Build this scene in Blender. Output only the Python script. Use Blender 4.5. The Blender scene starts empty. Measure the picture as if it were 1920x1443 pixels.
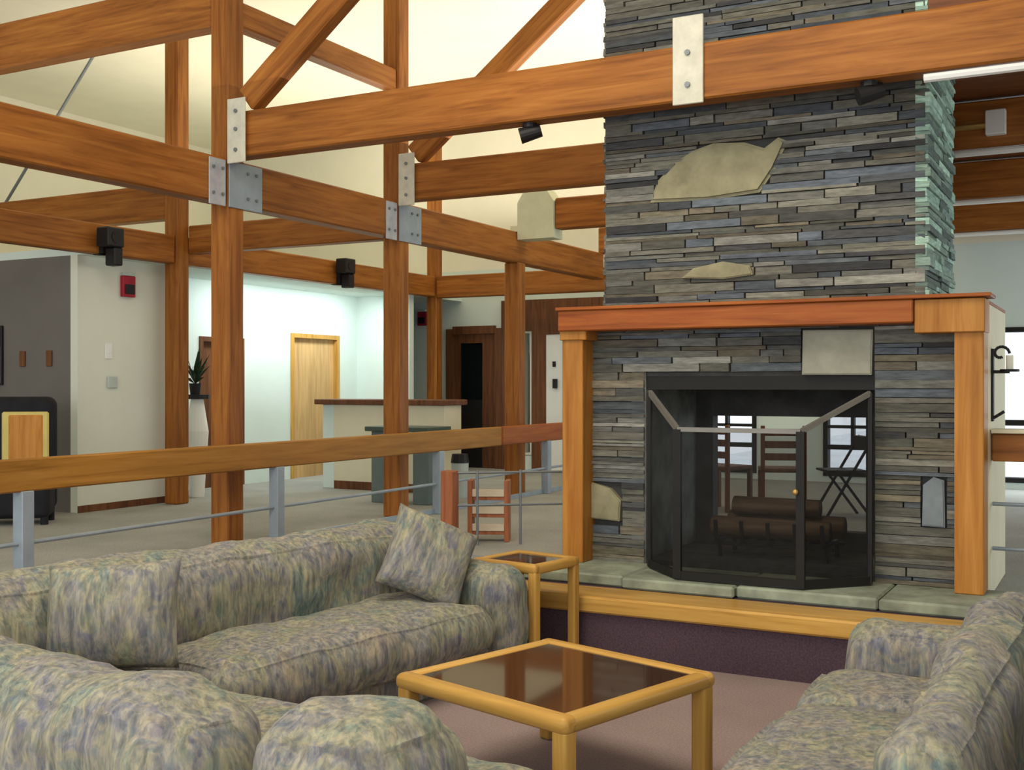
import bpy, bmesh, math, random
from mathutils import Vector, Matrix, noise as mnoise
R = math.radians
sc = bpy.context.scene
C = sc.collection

# ------------------------------------------------------------------ camera
cam = bpy.data.cameras.new('camera')
cam.sensor_width = 36.0
cam.lens = 2129 / 1920 * 36.0
cam.clip_end = 200
co = bpy.data.objects.new('camera', cam)
C.objects.link(co)
co.location = (0, 0, 1.65)
co.rotation_euler = (R(90), 0, R(28.3))
sc.camera = co

# ------------------------------------------------------------------ world, exposure
w = bpy.data.worlds.new('sky')
sc.world = w
w.use_nodes = True
bg = w.node_tree.nodes['Background']
bg.inputs[0].default_value = (0.86, 0.94, 1.0, 1)
bg.inputs[1].default_value = 1.5
sc.view_settings.view_transform = 'Standard'
sc.view_settings.look = 'None'
sc.view_settings.gamma = 1
sc.view_settings.use_curve_mapping = False
sc.view_settings.exposure = 0.2


def area(name, loc, rot, sx, sy, power, col):
    l = bpy.data.lights.new(name, 'AREA')
    l.shape = 'RECTANGLE'
    l.size, l.size_y = sx, sy
    l.energy = power
    l.color = col
    o = bpy.data.objects.new(name, l)
    C.objects.link(o)
    o.location = loc
    o.rotation_euler = rot
    return o


# lights added to fill the room in place of daylight
area('window_light', (-2.5, -3.0, 2.6), (R(84), 0, 0), 7.0, 3.0, 170, (1.0, 0.95, 0.86))  # unseen, added behind the camera to brighten camera-facing sides; no window there
area('window_light', (4.5, 11.5, 2.2), (0, R(82), R(0)), 3.0, 6.0, 170, (0.86, 0.97, 1.0))  # unseen, added on the right to brighten right-facing walls; no window there
area('window_light', (-0.6, 14.9, 1.6), (R(-60), 0, 0), 1.9, 1.6, 45, (0.85, 0.95, 1.0))  # added just inside the far window to brighten the floor near it
# unseen lights added above the beams to brighten the ceiling
area('uplight', (-7.8, 11.6, 4.0), (R(180), 0, 0), 6.0, 6.0, 150, (1.0, 0.93, 0.76))
area('uplight', (-3.2, 11.2, 4.0), (R(180), 0, 0), 3.5, 5.0, 145, (1.0, 0.93, 0.76))
area('uplight', (-8.5, 5.2, 4.0), (R(180), 0, 0), 6.0, 4.0, 30, (1.0, 0.93, 0.78))
area('hall_light', (-9.45, 11.9, 2.935), (0, R(12), 0), 0.5, 3.0, 58, (0.93, 1.0, 0.98))  # added under the soffit to brighten the hall walls
# unseen light added over the seating pit to brighten the upward faces
area('ceiling_light', (-2.6, 3.6, 5.5), (0, 0, 0), 3.0, 3.0, 175, (1.0, 0.91, 0.74))


# ------------------------------------------------------------------ materials
def nt(name):
    m = bpy.data.materials.new(name)
    m.use_nodes = True
    t = m.node_tree
    b = t.nodes['Principled BSDF']
    return m, t, b


def ramp(t, stops):
    r = t.nodes.new('ShaderNodeValToRGB')
    e = r.color_ramp.elements
    while len(e) < len(stops):
        e.new(0.5)
    for i, (p, c) in enumerate(stops):
        e[i].position = p
        e[i].color = (*c, 1)
    return r


def coords(t, scale, kind='Object'):
    tc = t.nodes.new('ShaderNodeTexCoord')
    mp = t.nodes.new('ShaderNodeMapping')
    mp.inputs['Scale'].default_value = scale
    t.links.new(tc.outputs[kind], mp.inputs[0])
    return mp


def noise(t, mp, scale, detail=4, rough=0.6, dist=0.0):
    n = t.nodes.new('ShaderNodeTexNoise')
    n.inputs['Scale'].default_value = scale
    n.inputs['Detail'].default_value = detail
    n.inputs['Roughness'].default_value = rough
    n.inputs['Distortion'].default_value = dist
    t.links.new(mp.outputs[0], n.inputs['Vector'])
    return n


def bump(t, b, src, s, d=0.01):
    bp = t.nodes.new('ShaderNodeBump')
    bp.inputs['Strength'].default_value = s
    bp.inputs['Distance'].default_value = d
    t.links.new(src, bp.inputs['Height'])
    t.links.new(bp.outputs[0], b.inputs['Normal'])


def plain(name, col, rough=0.6, metal=0.0, var=0.08, scale=6.0, spec=0.3):
    m, t, b = nt(name)
    mp = coords(t, (1, 1, 1))
    n = noise(t, mp, scale, 3)
    lo = tuple(c * (1 - var) for c in col)
    hi = tuple(min(1, c * (1 + var)) for c in col)
    r = ramp(t, [(0.3, lo), (0.7, hi)])
    t.links.new(n.outputs[0], r.inputs[0])
    t.links.new(r.outputs[0], b.inputs['Base Color'])
    b.inputs['Roughness'].default_value = rough
    b.inputs['Metallic'].default_value = metal
    b.inputs['Specular IOR Level'].default_value = spec
    return m


def wood(name, dark, mid, light, axis=0, rough=0.5, across=16, scale=1.3):
    m, t, b = nt(name)
    s = [across, across, across]
    s[axis] = 1.0
    mp = coords(t, s)
    n = noise(t, mp, scale, 6, 0.62, 0.6)
    r = ramp(t, [(0.30, dark), (0.5, mid), (0.72, light)])
    t.links.new(n.outputs[0], r.inputs[0])
    s2 = [2.2, 2.2, 2.2]
    s2[axis] = 0.5
    mp2 = coords(t, s2)
    n2 = noise(t, mp2, 1.2, 2)
    r2 = ramp(t, [(0.3, (0.78, 0.78, 0.78)), (0.7, (1.12, 1.12, 1.12))])
    t.links.new(n2.outputs[0], r2.inputs[0])
    mx = t.nodes.new('ShaderNodeMix')
    mx.data_type = 'RGBA'
    mx.blend_type = 'MULTIPLY'
    mx.inputs[0].default_value = 1.0
    t.links.new(r.outputs[0], mx.inputs[6])
    t.links.new(r2.outputs[0], mx.inputs[7])
    t.links.new(mx.outputs[2], b.inputs['Base Color'])
    b.inputs['Roughness'].default_value = rough
    b.inputs['Specular IOR Level'].default_value = 0.2
    bump(t, b, n.outputs[0], 0.15, 0.004)
    return m


FIR = ((0.175, 0.055, 0.010), (0.31, 0.108, 0.019), (0.42, 0.165, 0.034))
OAK = ((0.40, 0.205, 0.045), (0.54, 0.30, 0.07), (0.64, 0.38, 0.105))
RAILC = ((0.25, 0.105, 0.016), (0.35, 0.155, 0.025), (0.42, 0.20, 0.042))
M = {}
M['fir'] = wood('timber fir', *FIR, axis=0)
M['fir_y'] = wood('timber fir panel', *FIR, axis=2)
M['rail'] = wood('golden rail timber', *RAILC, axis=0)
M['oak_x'] = wood('golden oak x', *OAK, axis=0, rough=0.35)
M['oak_y'] = wood('golden oak y', *OAK, axis=1, rough=0.35)
M['oak_z'] = wood('golden oak z', *OAK, axis=2, rough=0.35)
M['post_wood'] = wood('mantel post wood', (0.34, 0.125, 0.02), (0.45, 0.185, 0.033), (0.54, 0.25, 0.06), axis=2)
M['mantel'] = wood('red mantel wood', (0.22, 0.052, 0.010), (0.33, 0.088, 0.017), (0.41, 0.13, 0.026), axis=0)
M['dark_wood'] = wood('dark brown wood', (0.09, 0.035, 0.015), (0.15, 0.06, 0.025), (0.22, 0.09, 0.035), axis=2)
M['deck_wood'] = wood('ceiling boards', (0.13, 0.045, 0.018), (0.21, 0.075, 0.028), (0.27, 0.10, 0.04), axis=0)
M['red_wood'] = wood('red brown wood', (0.24, 0.075, 0.03), (0.36, 0.12, 0.05), (0.44, 0.17, 0.08), axis=2)
M['door_wood'] = wood('tan door wood', (0.50, 0.30, 0.12), (0.62, 0.40, 0.17), (0.70, 0.47, 0.22), axis=2)
M['cream'] = plain('cream ceiling paint', (0.86, 0.82, 0.68), 0.8, var=0.03, scale=1.5)
M['white'] = plain('white wall paint', (0.74, 0.76, 0.66), 0.75, var=0.03, scale=1.5)
M['far_white'] = plain('cool white wall paint', (0.70, 0.80, 0.76), 0.7, var=0.03, scale=1.2)
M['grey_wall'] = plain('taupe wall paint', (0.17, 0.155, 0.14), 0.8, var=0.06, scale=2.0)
M['panel_cream'] = plain('pale plaster', (0.74, 0.68, 0.50), 0.7, var=0.04, scale=3)
M['steel'] = plain('galvanised steel', (0.46, 0.47, 0.50), 0.55, 0.25, var=0.15, scale=9)
M['steel_pale'] = plain('pale painted steel', (0.60, 0.58, 0.48), 0.6, 0.1, var=0.12, scale=9)
M['steel_dark'] = plain('dark steel', (0.20, 0.22, 0.23), 0.5, 0.5, var=0.1)
M['bluesteel'] = plain('blue grey painted steel', (0.30, 0.35, 0.40), 0.5, 0.2, var=0.1)
M['black'] = plain('black plastic', (0.012, 0.011, 0.012), 0.5)
M['iron'] = plain('wrought iron', (0.018, 0.017, 0.016), 0.6, 0.3)
M['bar_grey'] = plain('grey screen bar', (0.22, 0.21, 0.19), 0.5, 0.4)
M['white_plastic'] = plain('white plastic', (0.85, 0.86, 0.84), 0.4, var=0.02)
M['grey_plastic'] = plain('grey plastic', (0.48, 0.54, 0.50), 0.5)
M['red'] = plain('red enamel', (0.36, 0.012, 0.03), 0.45, var=0.15)
M['brass'] = plain('brass', (0.60, 0.40, 0.14), 0.35, 0.7)
M['pale_block'] = plain('pale green painted wood', (0.60, 0.62, 0.45), 0.7, var=0.06)
M['green_top'] = plain('dark green laminate', (0.06, 0.085, 0.065), 0.45)
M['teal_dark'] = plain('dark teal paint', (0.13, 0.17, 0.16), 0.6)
M['leaf'] = plain('dark green leaf', (0.015, 0.035, 0.015), 0.5, var=0.4, scale=20)
M['orange_panel'] = wood('orange panel', (0.50, 0.17, 0.03), (0.66, 0.27, 0.05), (0.74, 0.36, 0.10), axis=2)
M['yellow_edge'] = plain('yellow edge', (0.72, 0.58, 0.18), 0.5)
M['log'] = wood('log bark', (0.06, 0.035, 0.02), (0.13, 0.08, 0.045), (0.22, 0.15, 0.09), axis=0, rough=0.9, across=10)
M['firebrick_pale'] = plain('pale sooty firebrick', (0.24, 0.25, 0.24), 0.9, var=0.35, scale=6)  # lighter copy of the firebrick, window light put into the colour
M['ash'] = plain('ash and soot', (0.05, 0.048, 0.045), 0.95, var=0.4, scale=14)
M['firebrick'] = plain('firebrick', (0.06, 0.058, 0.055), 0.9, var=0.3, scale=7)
M['flame_wax'] = plain('candle wax', (0.85, 0.82, 0.70), 0.4)
M['terrace'] = plain('pale terrace paving', (0.85, 0.88, 0.90), 0.9, var=0.1, scale=0.8)
M['picture'] = plain('pink grey print', (0.55, 0.46, 0.46), 0.5, var=0.25, scale=5)
M['chair_black'] = plain('black upholstery', (0.012, 0.012, 0.016), 0.75, var=0.3)
M['slat'] = plain('pale woven slat', (0.62, 0.52, 0.38), 0.7)


def carpet(name, a, b_, scale=90):
    m, t, b = nt(name)
    mp = coords(t, (1, 1, 1))
    n = noise(t, mp, scale, 3, 0.7)
    n2 = noise(t, mp, 1.3, 2, 0.5)
    r = ramp(t, [(0.35, a), (0.65, b_)])
    t.links.new(n.outputs[0], r.inputs[0])
    r2 = ramp(t, [(0.3, (0.86, 0.86, 0.86)), (0.7, (1.08, 1.08, 1.08))])
    t.links.new(n2.outputs[0], r2.inputs[0])
    mx = t.nodes.new('ShaderNodeMix')
    mx.data_type = 'RGBA'
    mx.blend_type = 'MULTIPLY'
    mx.inputs[0].default_value = 1
    t.links.new(r.outputs[0], mx.inputs[6])
    t.links.new(r2.outputs[0], mx.inputs[7])
    t.links.new(mx.outputs[2], b.inputs['Base Color'])
    b.inputs['Roughness'].default_value = 0.95
    b.inputs['Specular IOR Level'].default_value = 0.05
    bump(t, b, n.outputs[0], 0.4, 0.006)
    return m


M['carpet_mauve'] = carpet('mauve carpet', (0.27, 0.20, 0.19), (0.36, 0.275, 0.26))
M['carpet_plum'] = carpet('plum carpet', (0.07, 0.045, 0.06), (0.115, 0.075, 0.092))
M['carpet_grey'] = carpet('stone grey carpet', (0.29, 0.29, 0.27), (0.38, 0.38, 0.35))

# floral watercolour upholstery
m, t, b = nt('floral upholstery')
mp = coords(t, (9, 9, 3.2))
n1 = noise(t, mp, 1.5, 5, 0.65, 1.6)
r1 = ramp(t, [(0.30, (0.088, 0.124, 0.124)), (0.42, (0.176, 0.200, 0.172)), (0.50, (0.352, 0.308, 0.208)), (0.57, (0.200, 0.208, 0.204)), (0.66, (0.120, 0.120, 0.164)), (0.76, (0.328, 0.248, 0.212))])
t.links.new(n1.outputs[0], r1.inputs[0])
mp2 = coords(t, (2.2, 2.2, 2.2))
n2 = noise(t, mp2, 1.6, 3, 0.6, 0.8)
r2 = ramp(t, [(0.34, (0.120, 0.192, 0.184)), (0.45, (0.288, 0.264, 0.176)), (0.55, (0.168, 0.168, 0.216)), (0.68, (0.304, 0.248, 0.200))])
t.links.new(n2.outputs[0], r2.inputs[0])
mx = t.nodes.new('ShaderNodeMix')
mx.data_type = 'RGBA'
mx.inputs[0].default_value = 0.5
t.links.new(r1.outputs[0], mx.inputs[6])
t.links.new(r2.outputs[0], mx.inputs[7])
mp3 = coords(t, (30, 30, 6))
n3 = noise(t, mp3, 1.2, 3, 0.6, 0.4)
r3 = ramp(t, [(0.33, (0.55, 0.56, 0.62)), (0.67, (1.36, 1.32, 1.22))])
t.links.new(n3.outputs[0], r3.inputs[0])
mx2 = t.nodes.new('ShaderNodeMix')
mx2.data_type = 'RGBA'
mx2.blend_type = 'MULTIPLY'
mx2.inputs[0].default_value = 0.9
t.links.new(mx.outputs[2], mx2.inputs[6])
t.links.new(r3.outputs[0], mx2.inputs[7])
t.links.new(mx2.outputs[2], b.inputs['Base Color'])
b.inputs['Roughness'].default_value = 0.85
b.inputs['Specular IOR Level'].default_value = 0.15
b.inputs['Sheen Weight'].default_value = 0.05
bump(t, b, n3.outputs[0], 0.25, 0.006)
M['floral'] = m

# stone with a colour per stone
m, t, b = nt('ledge stone')
at = t.nodes.new('ShaderNodeAttribute')
at.attribute_name = 'Col'
mp = coords(t, (3, 3, 16))
n = noise(t, mp, 3.0, 5, 0.65)
r = ramp(t, [(0.3, (0.55, 0.55, 0.55)), (0.7, (1.3, 1.3, 1.3))])
t.links.new(n.outputs[0], r.inputs[0])
mx = t.nodes.new('ShaderNodeMix')
mx.data_type = 'RGBA'
mx.blend_type = 'MULTIPLY'
mx.inputs[0].default_value = 1
t.links.new(at.outputs[0], mx.inputs[6])
t.links.new(r.outputs[0], mx.inputs[7])
t.links.new(mx.outputs[2], b.inputs['Base Color'])
b.inputs['Roughness'].default_value = 0.85
bump(t, b, n.outputs[0], 0.5, 0.01)
M['stone'] = m
M['mortar'] = plain('dark mortar', (0.05, 0.05, 0.048), 0.95)
M['stone_tan'] = plain('tan field stone', (0.27, 0.245, 0.15), 0.85, var=0.22, scale=7)
M['stone_pale'] = plain('pale grey stone', (0.33, 0.32, 0.25), 0.85, var=0.15, scale=6)
M['stone_blue'] = plain('blue grey stone', (0.20, 0.23, 0.25), 0.85, var=0.2, scale=6)
M['slab'] = plain('green grey flagstone', (0.26, 0.29, 0.22), 0.75, var=0.35, scale=5)

# smoked glass table top
m, t, b = nt('smoked glass')
b.inputs['Base Color'].default_value = (0.05, 0.022, 0.012, 1)
b.inputs['Roughness'].default_value = 0.06
b.inputs['Specular IOR Level'].default_value = 0.5
b.inputs['Coat Weight'].default_value = 0.15
b.inputs['Coat Roughness'].default_value = 0.03
M['smoked'] = m


def see_through(name, col, fac, gloss=False):
    m = bpy.data.materials.new(name)
    m.use_nodes = True
    t = m.node_tree
    t.nodes.remove(t.nodes['Principled BSDF'])
    out = t.nodes['Material Output']
    tr = t.nodes.new('ShaderNodeBsdfTransparent')
    d = t.nodes.new('ShaderNodeBsdfGlossy' if gloss else 'ShaderNodeBsdfDiffuse')
    d.inputs[0].default_value = (*col, 1)
    if gloss:
        d.inputs['Roughness'].default_value = 0.02
    mx = t.nodes.new('ShaderNodeMixShader')
    mx.inputs[0].default_value = fac
    t.links.new(tr.outputs[0], mx.inputs[1])
    t.links.new(d.outputs[0], mx.inputs[2])
    t.links.new(mx.outputs[0], out.inputs[0])
    return m


M['pane'] = see_through('window glass', (0.9, 0.95, 1.0), 0.06, True)
M['mesh'] = see_through('black wire mesh', (0.02, 0.02, 0.02), 0.60)
M['smoke_pane'] = see_through('dim door glass', (0.08, 0.10, 0.14), 0.35, True)


# ------------------------------------------------------------------ mesh helpers
class MB:
    def __init__(s):
        s.bm = bmesh.new()
        s.smooth = False

    def box(s, x0, x1, y0, y1, z0, z1, bev=0.0, seg=1, mat=None):
        r = bmesh.ops.create_cube(s.bm, size=1)
        vs = r['verts']
        for v in vs:
            v.co = Vector(((x0 + x1) / 2 + v.co.x * (x1 - x0), (y0 + y1) / 2 + v.co.y * (y1 - y0), (z0 + z1) / 2 + v.co.z * (z1 - z0)))
        if bev > 0:
            es = list({e for v in vs for e in v.link_edges})
            rr = bmesh.ops.bevel(s.bm, geom=es, offset=bev, segments=seg, affect='EDGES', profile=0.5)
            vs = list({v for f in rr['faces'] for v in f.verts} | {v for v in vs if v.is_valid})
        if mat is not None:
            for v in vs:
                v.co = mat @ v.co
        return s

    def bar(s, p0, p1, wd, ht, bev=0.0):
        """a rectangular bar from p0 to p1; wd horizontal, ht in the vertical plane"""
        p0, p1 = Vector(p0), Vector(p1)
        d = p1 - p0
        L = d.length
        x = d.normalized()
        up = Vector((0, 0, 1)) if abs(x.z) < 0.95 else Vector((0, 1, 0))
        y = up.cross(x).normalized()
        z = x.cross(y)
        mm = Matrix((x, y, z)).transposed().to_4x4()
        mm.translation = (p0 + p1) / 2
        return s.box(-L / 2, L / 2, -wd / 2, wd / 2, -ht / 2, ht / 2, bev, mat=mm)

    def cyl(s, p0, p1, r, seg=12, r2=None):
        p0, p1 = Vector(p0), Vector(p1)
        d = p1 - p0
        q = d.to_track_quat('Z', 'Y').to_matrix().to_4x4()
        q.translation = (p0 + p1) / 2
        bmesh.ops.create_cone(s.bm, cap_ends=True, segments=seg, radius1=r, radius2=r if r2 is None else r2, depth=d.length, matrix=q)
        return s

    def ball(s, c, r, sx=1, sy=1, sz=1):
        mm = Matrix.Translation(c) @ Matrix.Diagonal((sx, sy, sz, 1))
        bmesh.ops.create_uvsphere(s.bm, u_segments=14, v_segments=9, radius=r, matrix=mm)
        return s

    def prism(s, pts, y0, y1, bev=0.0):
        """outline pts (x,z) extruded between y0 and y1"""
        a = [s.bm.verts.new((x, y0, z)) for x, z in pts]
        bb = [s.bm.verts.new((x, y1, z)) for x, z in pts]
        f = [s.bm.faces.new(a), s.bm.faces.new(bb[::-1])]
        n = len(pts)
        for i in range(n):
            f.append(s.bm.faces.new((a[(i + 1) % n], a[i], bb[i], bb[(i + 1) % n])))
        bmesh.ops.recalc_face_normals(s.bm, faces=f)
        if bev:
            bmesh.ops.bevel(s.bm, geom=list({e for q in f[:1] for e in q.edges}), offset=bev, segments=2, affect='EDGES')
        return s

    def soft(s, x0, x1, y0, y1, z0, z1, r, puff=0.0, lump=0.0, seed=0, n=12, mat=None):
        """upholstered block: rounded box, slightly crowned and lumpy"""
        h = Vector(((x1 - x0) / 2, (y1 - y0) / 2, (z1 - z0) / 2))
        c = Vector(((x1 + x0) / 2, (y1 + y0) / 2, (z1 + z0) / 2))
        r = min(r, h.x * .98, h.y * .98, h.z * .98)
        N = [max(6, min(46, int(2 * k / 0.055))) for k in h]
        cache = {}

        def vert(p):
            key = tuple(round(k, 5) for k in p)
            if key in cache:
                return cache[key]
            q = Vector([max(-(h[i] - r), min(h[i] - r, p[i])) for i in range(3)])
            d = p - q
            nrm = d.normalized() if d.length > 1e-6 else Vector((0, 0, 1))
            o = q + nrm * r
            k = 1.0
            for i in range(3):
                if abs(nrm[i]) < 0.7:
                    k *= max(0.0, 1 - (o[i] / h[i]) ** 2) ** 0.5
            o = o + nrm * (puff * k)
            if lump:
                o = o + nrm * lump * mnoise.noise((o + c) * 3.5 + Vector((seed * 7.3, seed * 1.7, 0)))
                o = o + nrm * lump * 0.45 * mnoise.noise((o + c) * 9 + Vector((seed * 3.1, 0, seed)))
            o = o + c
            if mat is not None:
                o = mat @ o
            v = s.bm.verts.new(o)
            cache[key] = v
            return v
        # non-uniform spacing so that the rounded edges get enough rows
        def ticks(i):
            a = [-h[i] + r * (1 - math.cos(j / 5 * math.pi / 2)) for j in range(6)]
            mid = [-h[i] + r + (2 * h[i] - 2 * r) * j / N[i] for j in range(1, N[i])] if h[i] - r > 0.01 else []
            bb = [-k for k in a[::-1]]
            return sorted(set(round(k, 5) for k in a + mid + bb))
        T = [ticks(0), ticks(1), ticks(2)]
        for ax in range(3):
            u, v = (ax + 1) % 3, (ax + 2) % 3
            for sg in (-1, 1):
                for i in range(len(T[u]) - 1):
                    for j in range(len(T[v]) - 1):
                        q = []
                        for (a, bb) in ((i, j), (i + 1, j), (i + 1, j + 1), (i, j + 1)):
                            p = Vector((0, 0, 0))
                            p[ax] = sg * h[ax]
                            p[u] = T[u][a]
                            p[v] = T[v][bb]
                            q.append(vert(p))
                        if sg < 0:
                            q.reverse()
                        if len(set(q)) == 4:
                            try:
                                s.bm.faces.new(q)
                            except ValueError:
                                pass
        s.smooth = True
        return s

    def pillow(s, wd, ht, th, seed=0, n=22):
        """a throw pillow in the x-z plane"""
        rows = [[], []]
        for sd in (0, 1):
            for i in range(n + 1):
                row = []
                for j in range(n + 1):
                    u, v = 2 * i / n - 1, 2 * j / n - 1
                    e = (1 - abs(u) ** 2.6) * (1 - abs(v) ** 2.6)
                    y = th / 2 * max(e, 0) ** 0.45
                    pin = 1 - 0.06 * (1 - u * u) * v * v - 0.06 * (1 - v * v) * u * u
                    x, z = u * wd / 2 * pin, v * ht / 2 * pin
                    y += 0.016 * mnoise.noise(Vector((x * 7, z * 7, seed * 5))) * (e > 0.02)
                    edge = i in (0, n) or j in (0, n)
                    if sd == 1 and edge:
                        row.append(rows[0][i][j])
                    else:
                        row.append(s.bm.verts.new((x, 0 if edge else (y if sd else -y), z)))
                rows[sd].append(row)
            for i in range(n):
                for j in range(n):
                    q = [rows[sd][i][j], rows[sd][i + 1][j], rows[sd][i + 1][j + 1], rows[sd][i][j + 1]]
                    s.bm.faces.new(q if sd == 0 else q[::-1])
        s.smooth = True
        return s

    def build(s, name, mat, parent=None, loc=None, rot=None, shift=None, wmat=None):
        if shift is not None:
            bmesh.ops.translate(s.bm, verts=s.bm.verts, vec=[-k for k in shift])
        me = bpy.data.meshes.new(name)
        s.bm.normal_update()
        s.bm.to_mesh(me)
        s.bm.free()
        if s.smooth:
            for p in me.polygons:
                p.use_smooth = True
        me.materials.append(M[mat])
        o = bpy.data.objects.new(name, me)
        C.objects.link(o)
        if parent is not None:
            o.parent = parent
        if loc is not None:
            o.location = loc
        if rot is not None:
            o.rotation_euler = rot
        return o


def tag(o, label, cat, group=None, kind='thing'):
    o['label'] = label
    o['category'] = cat
    o['kind'] = kind
    if group:
        o['group'] = group
    return o


def thing(name, label, cat, loc=(0, 0, 0), rz=0, group=None):
    o = bpy.data.objects.new(name, None)
    C.objects.link(o)
    o.empty_display_size = 0.1
    o.location = loc
    o.rotation_euler = (0, 0, rz)
    return tag(o, label, cat, group)


def struct(o, label=None, cat=None):
    o['kind'] = 'structure'
    if label:
        o['label'] = label
        o['category'] = cat
    return o


def lab(o, label):
    o['label'] = label
    return o


def copy_tree(o, label, loc, rz=None):
    c = o.copy()
    C.objects.link(c)
    c.location = loc
    if rz is not None:
        c.rotation_euler = (0, 0, rz)
    c['label'] = label
    for ch in o.children:
        k = ch.copy()
        C.objects.link(k)
        k.parent = c
        for g in ch.children:
            q = g.copy()
            C.objects.link(q)
            q.parent = k
    return c


def timber(name, p0, p1, wd, ht, mat, label, cat, group=None, parent=None, bev=0.012):
    """one timber, its own object; grain along its local X"""
    p0, p1 = Vector(p0), Vector(p1)
    d = p1 - p0
    L = d.length
    x = d.normalized()
    up = Vector((0, 0, 1)) if abs(x.z) < 0.95 else Vector((0, 1, 0))
    y = up.cross(x).normalized()
    z = x.cross(y)
    mm = Matrix((x, y, z)).transposed().to_4x4()
    mb = MB().box(0, L, -wd / 2, wd / 2, -ht / 2, ht / 2, bev)
    o = mb.build(name, mat, parent)
    mm.translation = p0
    o.matrix_world = mm
    if label:
        tag(o, label, cat, group)
    return o


def child_world(mb, name, mat, parent, root):
    """build a part whose mesh is given in world coordinates under an unrotated parent at root"""
    return mb.build(name, mat, parent, shift=root)


# ------------------------------------------------------------------ the setting
ZU = 0.37        # upper floor
struct(MB().box(-6.0, 6, -4, 7.4, -0.1, 0).build('floor', 'carpet_mauve'), 'mauve carpet of the sunken seating area', 'floor')
fb = MB()
fb.box(-13.5, -6.0, -4, 15.4, 0.0, ZU)
fb.box(-6.0, 6, 7.4, 15.4, 0.0, ZU)
struct(fb.build('floor', 'carpet_grey'), 'raised grey beige carpeted floor around the seating pit', 'floor')
hp = MB().box(-3.8, 6, 6.31, 6.615, 0.0, ZU - 0.10).box(-3.8, 6, 6.615, 7.4, 0.0, ZU - 0.002)
hpo = struct(hp.build('floor', 'carpet_plum'), 'plum carpeted hearth platform', 'floor')
timber('trim_1', (-3.8, 6.445, ZU - 0.05), (6, 6.445, ZU - 0.05), 0.34, 0.10, 'oak_x', None, None)
struct(bpy.data.objects['trim_1'], 'golden wooden nosing along the front of the hearth platform', 'trim')
struct(MB().box(-13.5, 6, -4, 15.4, 5.6, 5.7).build('ceiling', 'cream'), 'cream ceiling', 'ceiling')
struct(MB().box(-13.6, -13.5, -4, 15.4, 0, 5.6).build('wall_left', 'cream'), 'cream wall far left', 'wall')


def wall_y(name, mat, x0, x1, y0, y1, z0, z1, holes):
    """wall in the X direction with rectangular holes (x0,x1,z0,z1)"""
    mb = MB()
    xs = sorted({x0, x1} | {h[0] for h in holes} | {h[1] for h in holes})
    for a, bb in zip(xs, xs[1:]):
        hz = sorted((h[2], h[3]) for h in holes if h[0] <= a and h[1] >= bb)
        z = z0
        for (p, q) in hz:
            if p > z:
                mb.box(a, bb, y0, y1, z, p)
            z = q
        if z < z1:
            mb.box(a, bb, y0, y1, z, z1)
    return mb.build(name, mat)


# holes of the far wall: doorway, slim window, white door, three windows
YF = 15.2
wins = [(-8.00, -7.84, 0.6, 2.46), (-5.25, -4.4, 0.45, 2.45), (-3.5, -2.75, 0.45, 2.45), (-1.55, 0.4, 0.45, 2.36), (0.8, 2.6, 1.19, 2.36)]
struct(wall_y('wall_back', 'far_white', -13.5, 6, YF, YF + 0.15, ZU, 3.42, [(-9.28, -8.40, ZU, 2.52)] + wins), 'pale far wall with doorway and windows', 'wall')
struct(MB().box(-13.5, 6, YF, YF + 0.15, 3.42, 5.6).build('wall_back', 'cream'), 'cream upper part of the far wall', 'wall')
for i, (x0, x1, z0, z1) in enumerate(wins):
    wn = struct(MB().box(x0, x1, YF + .06, YF + .075, z0, z1).build('window_%d' % (i + 1), 'pane'), 'bright window in the far wall', 'window')
    f = MB()
    k = 0.03 if i == 0 else 0.06
    f.box(x0, x0 + k, YF - .02, YF + .14, z0, z1).box(x1 - k, x1, YF - .02, YF + .14, z0, z1)
    f.box(x0 + k, x1 - k, YF - .02, YF + .14, z0, z0 + k).box(x0 + k, x1 - k, YF - .02, YF + .14, z1 - k, z1)
    if i in (1, 2):
        f.box(x0 + k, x1 - k, YF, YF + .12, 0.80, 0.86).box(x0 + k, x1 - k, YF, YF + .12, 1.08, 1.12)
        f.box((x0 + x1) / 2 - .02, (x0 + x1) / 2 + .02, YF, YF + .12, 0.86, 2.4)
    if i == 3:
        f.box(x0 + k, x1 - k, YF, YF + .12, 1.15, 1.22)
    f.build('window_frame', 'white' if i == 0 else 'iron', wn)
# passage behind the doorway
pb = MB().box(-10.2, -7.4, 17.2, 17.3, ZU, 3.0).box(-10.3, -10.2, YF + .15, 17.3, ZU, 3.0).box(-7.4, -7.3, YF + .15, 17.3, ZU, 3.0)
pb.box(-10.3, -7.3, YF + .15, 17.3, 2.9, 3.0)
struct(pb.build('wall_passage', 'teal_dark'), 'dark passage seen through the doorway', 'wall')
struct(MB().box(-10.3, -7.3, YF + .15, 17.3, 0.2, ZU).build('floor', 'carpet_grey'), 'passage floor', 'floor')
struct(MB().box(-7.0, 9, YF + .15, 40, 0.1, 0.25).build('ground', 'terrace'), 'pale terrace outside the windows', 'ground')

struct(MB().box(6, 6.1, -4, 15.4, 0, 5.6).build('wall_right', 'white'), 'white wall to the right of the seating pit', 'wall')  # out of view, added to keep sky light off the right-facing sides
# rooms on the left, white front wall and grey side wall
struct(MB().box(-9.3, -9.2, 7.93, 9.17, ZU, 2.95).build('wall_front', 'white'), 'white wall panel beside the passage', 'wall')
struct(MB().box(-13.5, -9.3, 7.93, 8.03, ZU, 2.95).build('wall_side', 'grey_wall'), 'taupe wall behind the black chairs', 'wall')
struct(MB().box(-13.5, -9.3, 9.07, 9.17, ZU, 2.95).build('wall_passage', 'white'), 'white passage side wall', 'wall')
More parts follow.
